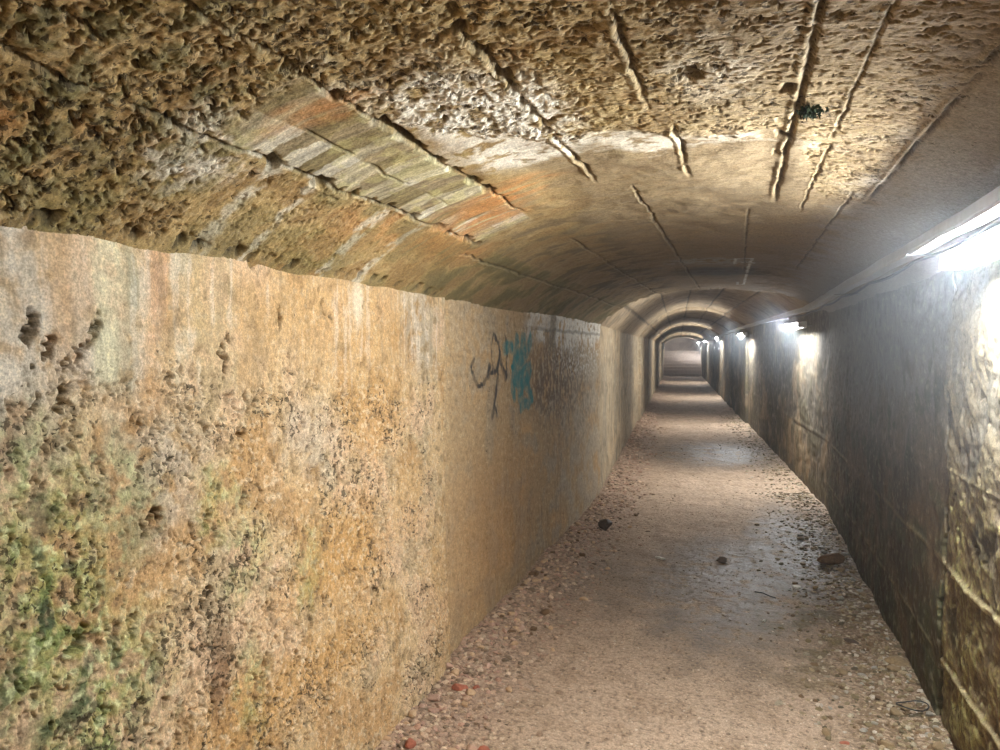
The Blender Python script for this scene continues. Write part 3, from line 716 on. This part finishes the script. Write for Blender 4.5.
run('pink', 50, 2.75, 8.3, XL, .012, .030, 'pinkish brown stone in the rubble along the foot of the left wall', 'pinkish stones along the left wall')
run('brown', 36, 4.2, 8.3, XL, .015, .035, 'dark brown stone in the rubble along the foot of the left wall', 'brown stones along the left wall')
run('grey', 50, 3.6, 8.3, XR, .012, .03, 'wet grey stone in the rubble along the foot of the right wall', 'grey stones along the right wall')
run('ochre', 46, 3.3, 8.3, XR, .014, .036, 'ochre stone in the rubble along the foot of the right wall', 'ochre stones along the right wall')

# singled-out pieces
def one(name, kind, X, Y, sx, sy, sz, seed, label, cat, rz=0., tilt=0.):
    if X > -.6: X, Y = X * 1.04, Y * 1.04
    o = stone_mesh(name, SM[kind], sx, sy, sz, seed); put(o, X, Y, rz, -.004, tilt); tag(o, label, cat); return o
one('brick_fragment', 'brick', -1.25, 3.45, .045, .028, .02, 31, 'larger dark red brick fragment at the foot of the left wall, the farther one', 'brick', .5)
one('brick_fragment', 'brick', -1.18, 3.50, .022, .016, .016, 32, 'small orange red brick chip touching the larger dark red fragment by the left wall', 'brick', 1.2)
one('brick_fragment', 'brick', -.98, 2.99, .030, .02, .018, 33, 'orange brick fragment out on the gravel at the bottom edge, away from the left wall', 'brick', .2)
one('brick_fragment', 'brick', -1.26, 2.90, .038, .028, .02, 34, 'orange red brick fragment against the left wall in the bottom corner of the floor', 'brick', 2.)
one('brick_fragment', 'brick', .43, 3.40, .024, .012, .01, 35, 'small orange brick chip at the bottom edge of the path, right of centre', 'brick', .2)
one('rock', 'dark', -1.13, 6.98, .075, .055, .06, 36, 'dark brown rock standing out of the rubble by the left wall', 'rock', .4)
one('rock', 'brown', .66, 6.17, .12, .06, .05, 37, 'broad reddish brown rock lying in the wet stones near the right wall', 'rock', .1)
one('rock', 'dark', -.10, 6.02, .045, .03, .028, 38, 'small dark stone standing alone in the middle of the wet path', 'rock', .1)
one('stone_slab', 'ochre', .78, 4.30, .085, .045, .02, 39, 'flat orange brown stone slab tilted beside the right wall', 'stone', -.9, .2)
one('pebble', 'white', .39, 5.53, .034, .022, .014, 40, 'bright white oval pebble on the wet ground right of the path', 'pebble', .1)
one('pebble', 'white', .16, 4.78, .016, .012, .010, 41, 'small white pebble on the path short of the bright oval one', 'pebble', .6)
one('slate_chip', 'dark', .60, 4.58, .055, .022, .012, 42, 'thin dark slate chip lying on the gravel near the right wall', 'stone', -.6)
one('stone_splinter', 'white', -.55, 6.0, .06, .018, .014, 43, 'long pale splinter of stone on the left half of the wet path', 'stone', -.7)
tw = tube('twig', [(0, 0, .006), (.05, -.03, .012), (.09, -.07, .008), (.13, -.10, .006)], .0035, M_black)
put(tw, .125, 5.53, 0, .002); tag(tw, 'short dark twig lying on the middle of the wet path', 'twig')
pts = []
for i in range(40):
    a = i / 40 * 6.283; rr = 1 + .12 * math.sin(2 * a + .6) + .05 * math.sin(3 * a)
    pts.append((.062 * rr * math.cos(a), .05 * rr * math.sin(a), .012 + .006 * math.sin(2 * a)))
wl = tube('wire_loop', pts, .003, M_black, closed=True)
put(wl, .77, 3.88, 0, .020); tag(wl, 'thin dark wire loop lying on the gravel against the right wall', 'wire')

# moss tuft growing from the vault
def moss(X, Y, r, label):
    px = (X - CX) / HW
    z = float(vault(np.array([px]), *SECS[1][2:])[1][0])
    n = 260
    V = []; F = []
    for i in range(n):
        a = rs.uniform(0, 6.28); d = abs(rs.normal(0, .5)) * r; h = r * rs.uniform(.2, .6); w = .13 * r
        b0 = np.array([d * math.cos(a), 1.5 * d * math.sin(a), .006]); tip = b0 + np.array([rs.normal(0, .2 * r), rs.normal(0, .25 * r), -h])
        q = np.array([math.cos(a * 3), math.sin(a * 3), 0]) * w
        k = len(V); V += [b0 - q, b0 + q, (b0 + tip) / 2 + q * .9, tip, (b0 + tip) / 2 - q * .9]
        F += [[k, k + 1, k + 2], [k, k + 2, k + 4], [k + 4, k + 2, k + 3]]
    o = mesh_obj('moss_tuft', np.array(V), np.array(F), M_moss, smooth=False, loc=(X, Y, z - .008)); tag(o, label, 'moss')
moss(.163, 2.08, .030, 'small dark green moss tuft hanging from the vault between two form joints')

# ------------------------------------------------------------------ black world, entrance daylight replaced by the added rear lamp
w = bpy.data.worlds.new('dark'); sc.world = w; w.use_nodes = True
w.node_tree.nodes['Background'].inputs['Color'].default_value = (0, 0, 0, 1)
w.node_tree.nodes['Background'].inputs['Strength'].default_value = 0

# ------------------------------------------------------------------ damp haze in the tunnel air, doubling as lens bloom
hm = bpy.data.materials.new('haze_with_bloom'); hm.use_nodes = True; nt = hm.node_tree
for n_ in list(nt.nodes):
    if n_.type != 'OUTPUT_MATERIAL': nt.nodes.remove(n_)
vs = nt.nodes.new('ShaderNodeVolumeScatter'); vs.inputs['Anisotropy'].default_value = .3
vs.inputs['Color'].default_value = (.86, .93, 1, 1)
tc = nt.nodes.new('ShaderNodeTexCoord'); sx = nt.nodes.new('ShaderNodeSeparateXYZ'); nt.links.new(tc.outputs['Object'], sx.inputs['Vector'])
def ramp(sock, a, b_):
    m = nt.nodes.new('ShaderNodeMapRange'); m.interpolation_type = 'SMOOTHSTEP'; m.inputs['From Min'].default_value = a; m.inputs['From Max'].default_value = b_
    nt.links.new(sock, m.inputs['Value']); return m.outputs['Result']
def mth(op, a, b_):
    m = nt.nodes.new('ShaderNodeMath'); m.operation = op
    for i_, v_ in enumerate((a, b_)):
        if isinstance(v_, float): m.inputs[i_].default_value = v_
        else: nt.links.new(v_, m.inputs[i_])
    return m.outputs['Value']
# thin everywhere, thickened under the right haunch to stand in for lens bloom
xw = mth('ADD', sx.outputs['X'], mth('MULTIPLY', mth('MAXIMUM', mth('SUBTRACT', sx.outputs['Y'], 8.5), 0.), .0734))
dens = mth('ADD', mth('MULTIPLY', mth('MULTIPLY', ramp(xw, .15, .8), ramp(sx.outputs['Z'], .7, 1.8)), .05), .004)
nt.links.new(dens, vs.inputs['Density'])
nt.links.new(vs.outputs['Volume'], [n_ for n_ in nt.nodes if n_.type == 'OUTPUT_MATERIAL'][0].inputs['Volume'])
hz = bm_box('haze', -4.7, .86, -6.9, 49., -.12, 2.45, hm, None, 0)
hz['kind'] = 'stuff'; tag(hz, 'thin damp haze filling the tunnel air, thickened by the right wall to imitate lens bloom', 'haze')

# ------------------------------------------------------------------ camera
cam = bpy.data.objects.new('camera', bpy.data.cameras.new('camera')); COL.objects.link(cam)
cam.data.sensor_width = 36; cam.data.lens = 36 * 785 / 1000
cam.data.clip_start = .02; cam.data.clip_end = 200
cam.location = (0, 0, 1.6)
cam.rotation_euler = (math.radians(90) - math.atan(28 / 785), 0, math.atan(238 / 785))
sc.camera = cam
sc.view_settings.view_transform = 'Standard'; sc.view_settings.look = 'None'
sc.view_settings.gamma = 1; sc.view_settings.use_curve_mapping = False
sc.view_settings.exposure = 1.15

sc.cycles.use_denoising = True
sc.cycles.sample_clamp_indirect = 6
